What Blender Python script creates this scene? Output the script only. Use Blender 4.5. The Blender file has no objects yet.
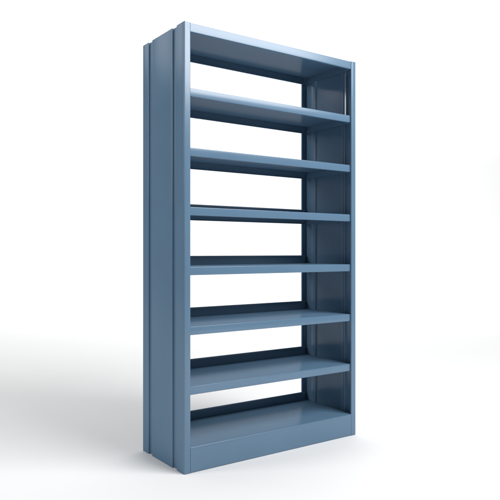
import bpy, bmesh, math
from mathutils import Vector

S = bpy.context.scene
COL = S.collection
W, D, H = 1.1034, 0.4374, 2.100          # width, depth, height of the unit (m)
T = 0.0014                                # sheet steel thickness

# ---------------------------------------------------------------- materials
def new_mat(name):
    m = bpy.data.materials.new(name); m.use_nodes = True
    nt = m.node_tree
    return m, nt, nt.nodes['Principled BSDF']

def steel_paint(name, spec):
    m, nt, b = new_mat(name)
    n = nt.nodes; l = nt.links
    tc = n.new('ShaderNodeTexCoord')
    big = n.new('ShaderNodeTexNoise'); big.inputs['Scale'].default_value = 3.0; big.inputs['Detail'].default_value = 3
    fine = n.new('ShaderNodeTexNoise'); fine.inputs['Scale'].default_value = 900.0; fine.inputs['Detail'].default_value = 2
    wav = n.new('ShaderNodeTexNoise'); wav.inputs['Scale'].default_value = 2.2; wav.inputs['Detail'].default_value = 1
    for t in (big, fine, wav): l.new(tc.outputs['Object'], t.inputs['Vector'])
    r = n.new('ShaderNodeMapRange'); r.inputs['To Min'].default_value = 0.17; r.inputs['To Max'].default_value = 0.22
    l.new(big.outputs['Fac'], r.inputs['Value']); l.new(r.outputs['Result'], b.inputs['Roughness'])
    cr = n.new('ShaderNodeValToRGB')
    cr.color_ramp.elements[0].position = .3; cr.color_ramp.elements[0].color = (PAINT[0]*.96, PAINT[1]*.96, PAINT[2]*.97, 1)
    cr.color_ramp.elements[1].position = .7; cr.color_ramp.elements[1].color = (PAINT[0]*1.04, PAINT[1]*1.04, PAINT[2]*1.03, 1)
    l.new(big.outputs['Fac'], cr.inputs['Fac']); l.new(cr.outputs['Color'], b.inputs['Base Color'])
    b1 = n.new('ShaderNodeBump'); b1.inputs['Strength'].default_value = .035; b1.inputs['Distance'].default_value = .0004
    b2 = n.new('ShaderNodeBump'); b2.inputs['Strength'].default_value = .10; b2.inputs['Distance'].default_value = .002
    l.new(fine.outputs['Fac'], b1.inputs['Height']); l.new(wav.outputs['Fac'], b2.inputs['Height'])
    l.new(b2.outputs['Normal'], b1.inputs['Normal']); l.new(b1.outputs['Normal'], b.inputs['Normal'])
    # thin even gloss over a matt base
    b.inputs['Specular IOR Level'].default_value = 0.0
    g = n.new('ShaderNodeBsdfGlossy'); mx = n.new('ShaderNodeMixShader')
    g.inputs['Color'].default_value = (.98, .98, 1, 1)
    l.new(r.outputs['Result'], g.inputs['Roughness']); l.new(b1.outputs['Normal'], g.inputs['Normal'])
    mx.inputs['Fac'].default_value = spec
    l.new(b.outputs[0], mx.inputs[1]); l.new(g.outputs[0], mx.inputs[2])
    l.new(mx.outputs[0], n['Material Output'].inputs['Surface'])
    return m

def sweep_mat():
    m, nt, b = new_mat('white_sweep')
    n = nt.nodes; l = nt.links
    tc = n.new('ShaderNodeTexCoord'); t = n.new('ShaderNodeTexNoise')
    t.inputs['Scale'].default_value = 1.5; l.new(tc.outputs['Object'], t.inputs['Vector'])
    cr = n.new('ShaderNodeValToRGB')
    cr.color_ramp.elements[0].color = (.79, .79, .791, 1); cr.color_ramp.elements[1].color = (.805, .805, .805, 1)
    l.new(t.outputs['Fac'], cr.inputs['Fac']); l.new(cr.outputs['Color'], b.inputs['Base Color'])
    b.inputs['Roughness'].default_value = .75
    b.inputs['Specular IOR Level'].default_value = 0.1
    return m

PAINT = (0.094, 0.172, 0.260)
PAINT_M = steel_paint('blue_powder_coat', .050)
SHELF_M = steel_paint('blue_shelf_coat', .050)
SWEEP_M = sweep_mat()

# ---------------------------------------------------------------- mesh helpers
def fillet(pts, r=0.0022, seg=4):
    out = [Vector(pts[0])]
    for i in range(1, len(pts)-1):
        p, a, b = Vector(pts[i]), Vector(pts[i-1]), Vector(pts[i+1])
        da, db = (a-p), (b-p)
        rr = min(r, da.length*.45, db.length*.45)
        s, e = p+da.normalized()*rr, p+db.normalized()*rr
        for k in range(seg+1):
            t = k/seg
            out.append(s*(1-t)**2 + p*2*t*(1-t) + e*t*t)
    out.append(Vector(pts[-1]))
    return out

def sheet(bm, pts, a0, a1, frame, t=T, r=0.0022):
    """bent sheet: a 2-D centre line with rounded bends and thickness t, extruded from a0 to a1;
    frame(u, v, a) -> xyz"""
    c = fillet(pts, r)
    L, R = [], []
    for i, p in enumerate(c):
        d0 = (c[i]-c[i-1]).normalized() if i else (c[1]-c[0]).normalized()
        d1 = (c[i+1]-c[i]).normalized() if i < len(c)-1 else d0
        d = (d0+d1).normalized(); nrm = Vector((-d.y, d.x))
        k = t/2/max(.5, nrm.dot(Vector((-d0.y, d0.x))))
        L.append(p+nrm*k); R.append(p-nrm*k)
    loop = L + R[::-1]
    n = len(loop)
    v0 = [bm.verts.new(frame(p.x, p.y, a0)) for p in loop]
    v1 = [bm.verts.new(frame(p.x, p.y, a1)) for p in loop]
    for i in range(n):
        bm.faces.new((v0[i], v0[(i+1) % n], v1[(i+1) % n], v1[i]))
    m = len(c)
    for vs in (v0, v1):
        for i in range(m-1):
            bm.faces.new((vs[i], vs[i+1], vs[n-2-i], vs[n-1-i]))

def box(bm, x0, x1, y0, y1, z0, z1):
    v = [bm.verts.new((x, y, z)) for x in (x0, x1) for y in (y0, y1) for z in (z0, z1)]
    for q in ((0,1,3,2), (4,6,7,5), (0,4,5,1), (2,3,7,6), (0,2,6,4), (1,5,7,3)):
        bm.faces.new([v[i] for i in q])

def finish(name, bm, mat, parent, bevel=0.0):
    bmesh.ops.recalc_face_normals(bm, faces=bm.faces)
    me = bpy.data.meshes.new(name); bm.to_mesh(me); bm.free()
    me.materials.append(mat)
    o = bpy.data.objects.new(name, me); COL.objects.link(o)
    if parent: o.parent = parent
    if bevel:
        md = o.modifiers.new('bevel', 'BEVEL'); md.width = bevel; md.segments = 2
        md.limit_method = 'ANGLE'; md.angle_limit = math.radians(50)
        md.use_clamp_overlap = True
    for p in me.polygons: p.use_smooth = True
    me.set_sharp_from_angle(angle=math.radians(32))
    return o

def plan(x, y, z): return (x, y, z)                     # profile in plan, extruded upwards
def planR(x, y, z): return (W-x, y, z)                  # the same for the right-hand end
def side(y, z, x): return (x, y, z)                     # profile seen from the side, extruded along x

# ---------------------------------------------------------------- the shelving unit
root = bpy.data.objects.new('shelving_unit', None); COL.objects.link(root)
root.empty_display_size = .2
root['label'] = 'tall blue powder coated steel shelving unit with open back and empty shelves'
root['category'] = 'shelving unit'

def glint_metal():  # mirror-like metal that makes the added glint strips read bright
    m, nt, b = new_mat('glint_metal')
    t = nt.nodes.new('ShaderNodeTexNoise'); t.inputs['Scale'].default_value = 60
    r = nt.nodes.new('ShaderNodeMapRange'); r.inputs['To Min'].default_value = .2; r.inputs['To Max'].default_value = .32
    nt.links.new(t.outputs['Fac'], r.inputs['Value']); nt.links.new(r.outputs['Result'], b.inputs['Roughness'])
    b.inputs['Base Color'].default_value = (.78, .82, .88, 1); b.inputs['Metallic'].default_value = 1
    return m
GLINT_M = glint_metal()

G = 0.010      # depth of the pressed grooves down each side
for fr in (plan, planR):
    bm = bmesh.new()
    sheet(bm, [(.0330, .0092), (.0330, .0007), (.0007, .0007), (.0007, .0750), (G, .0750), (G, .1000)], 0.0, H, fr, r=.0036)
    o = finish('front_post', bm, PAINT_M, root)
    bm = bmesh.new()
    sheet(bm, [(G+.0022, .0860), (G+.0022, .1010), (G, .1022), (G, .1170), (.0007, .1170), (.0007, .3310), (G, .3310), (G, .3420), (G+.0022, .3432), (G+.0022, .3560)], 0.0, H-.0005, fr, r=.0036)
    finish('side_panel', bm, PAINT_M, root)
    bm = bmesh.new()
    sheet(bm, [(G, .3446), (G, .3710), (.0007, .3710), (.0007, .4367), (.0340, .4367), (.0340, .4270)], 0.0, H, fr, r=.0036)
    finish('rear_post', bm, PAINT_M, root)

for xa, xb in ((.0112, .0122), (W-.0122, W-.0112)):          # added bright strips standing in for a glint in the top bay
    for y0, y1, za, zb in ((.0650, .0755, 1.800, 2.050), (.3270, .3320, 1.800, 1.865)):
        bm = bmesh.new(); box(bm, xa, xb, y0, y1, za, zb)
        finish('glint_strip', bm, GLINT_M, root, .0003)

XS0, XS1 = .0138, W-.0138
LIP = .0385

def shelf_clip(x0, x1, xw, z, parent):
    """small folded bracket that carries the front corner of a shelf"""
    bm = bmesh.new()
    y0, y1 = .0175, .048
    box(bm, x0, x1, y0, y1, z-LIP-.0030, z-LIP-.0006)
    xa, xb = (xw, xw+.0018) if xw < .5 else (xw-.0018, xw)
    box(bm, xa, xb, y0+.002, y1, z-LIP-.020, z-LIP-.0032)
    finish('shelf_clip', bm, PAINT_M, parent, .0006)

def back_stop(z, parent, h=.048):
    bm = bmesh.new()
    sheet(bm, [(.4262, z-.030), (.4262, z+h), (.4190, z+h), (.4190, z+h-.008)], .0125, W-.0125, side, r=.0016)
    finish('back_stop', bm, PAINT_M, parent)

def tray(z):
    bm = bmesh.new()
    yf, yb = .0112, .4238
    sheet(bm, [(yf+.011, z-LIP), (yf, z-LIP), (yf, z-T/2), (yb, z-T/2), (yb, z-LIP), (yb-.011, z-LIP)], XS0, XS1, side)
    for x in (XS0, XS1-T):                                    # turned-down ends
        box(bm, x, x+T, yf+.003, yb-.003, z-LIP, z-T-.0002)
    return finish('shelf', bm, SHELF_M, root)

ZS = [0.400, 0.680, 0.9605, 1.2410, 1.5190, 1.7975]
for z in ZS:
    s = tray(z)
    back_stop(z, s)
    shelf_clip(.0150, .0415, .0126, z, s)
    shelf_clip(W-.0415, W-.0150, W-.0126, z, s)

# top shelf: its front edge sits between the two front posts
z = H-.0008
bm = bmesh.new()
yf, yb = .0040, .4238
sheet(bm, [(yf+.012, z-.0415), (yf, z-.0415), (yf, z-T/2), (yb, z-T/2), (yb, z-LIP), (yb-.011, z-LIP)], .0345, W-.0345, side)
for a, b in ((.0138, .0343), (W-.0343, W-.0138)):
    box(bm, a, b, .016, .4230, z-T, z-.0002)
for x in (XS0, XS1-T):
    box(bm, x, x+T, .018, .421, z-LIP, z-T-.0002)
for a, b in ((.0045, .0345), (W-.0345, W-.0045)):        # rear lip carries on across the posts
    box(bm, a, b, yb-.0006, yb+.0008, z-LIP, z-.0004)
top = finish('top_shelf', bm, SHELF_M, root)
shelf_clip(.0150, .0415, .0126, z, top)
shelf_clip(W-.0415, W-.0150, W-.0126, z, top)

# bottom shelf and kick plate
z = .1190
bm = bmesh.new()
sheet(bm, [(.0016, z-.009), (.0016, z-T/2), (yb, z-T/2), (yb, .002)], .0340, W-.0340, side, r=.003)
for a, b in ((.0138, .0337), (W-.0337, W-.0138)):
    box(bm, a, b, .0150, .4236, z-T, z-.0002)
bs = finish('base_shelf', bm, SHELF_M, root)
back_stop(z, bs)
bm = bmesh.new()
sheet(bm, [(.0150, .0012), (.0018, .0012), (.0018, z-.0094)], .0342, W-.0342, side)
finish('kick_plate', bm, PAINT_M, root)

# ---------------------------------------------------------------- white studio sweep
def sweep():
    """floor that curves up into a white backdrop; square to the camera"""
    yaw = YAW
    bm = bmesh.new()
    prof = [(-9.0, 0.0), (-3, 0), (-1, 0), (0, 0), (1, 0), (2, 0), (4, 0), (BACK-3.0, 0)]
    for k in range(1, 25):
        a = math.radians(90*k/24)
        prof.append((BACK-3.0+3.0*math.sin(a), 3.0-3.0*math.cos(a)))
    prof += [(BACK, 5), (BACK, 8), (BACK, 11)]
    f = Vector((math.sin(yaw), math.cos(yaw))); r = Vector((math.cos(yaw), -math.sin(yaw)))
    rows = []
    for s, z in prof:
        rows.append([bm.verts.new((.3+f.x*s+r.x*w, .2+f.y*s+r.y*w, z-.001)) for w in (-16, -8, -3, 0, 3, 8, 16)])
    for a, b in zip(rows, rows[1:]):
        for i in range(len(a)-1):
            bm.faces.new((a[i], a[i+1], b[i+1], b[i]))
    o = finish('floor', bm, SWEEP_M, None)
    o['kind'] = 'structure'
    return o

YAW = 0.616538
BACK = 11.0
sweep()

# ---------------------------------------------------------------- camera
F, HY = 627.6, 251.6
cam = bpy.data.cameras.new('camera'); co = bpy.data.objects.new('camera', cam); COL.objects.link(co)
cam.sensor_width = 36; cam.sensor_fit = 'HORIZONTAL'; cam.lens = 36*F/500
cam.shift_y = (HY-250)/500
cam.clip_start = .05; cam.clip_end = 200
co.location = (-1.43065, -2.54429, 1.03202)
co.rotation_euler = (math.radians(90), 0, -YAW)
S.camera = co

# ---------------------------------------------------------------- lamps
def area(name, loc, target, sx, sy, power, col=(1, 1, 1)):
    d = bpy.data.lights.new(name, 'AREA'); d.shape = 'RECTANGLE'; d.size = sx; d.size_y = sy
    d.energy = power; d.color = col
    o = bpy.data.objects.new(name, d); COL.objects.link(o)
    o.location = loc
    o.rotation_euler = (Vector(target)-Vector(loc)).to_track_quat('-Z', 'Y').to_euler()
    return o

area('key_softbox', (1.85, -3.05, 3.85), (.5, 0, 1.0), 3.0, 2.6, 270)
area('backdrop_lamp', (4.0, 5.4, 8.4), (6.8, 9.3, 2.6), 15.0, 1.5, 1050)
area('added_side_fill', (-4.6, 1.6, 2.9), (0, .2, 1.5), 1.6, 2.2, 105)  # added fill out of view, brightens the left side panel
area('added_sheen_light', (-2.6, 4.9, 4.4), (0, .2, 1.6), 1.6, 1.8, 22)  # added out of view so its reflection pales the top of the side panel

w = bpy.data.worlds.new('World'); S.world = w; w.use_nodes = True
bg = w.node_tree.nodes['Background']
bg.inputs['Color'].default_value = (.97, .985, 1, 1); bg.inputs['Strength'].default_value = .28

S.view_settings.view_transform = 'Standard'
S.view_settings.look = 'None'
S.view_settings.exposure = 0
S.view_settings.gamma = 1
S.render.engine = 'CYCLES'
S.cycles.max_bounces = 8
S.cycles.diffuse_bounces = 5
S.cycles.glossy_bounces = 6
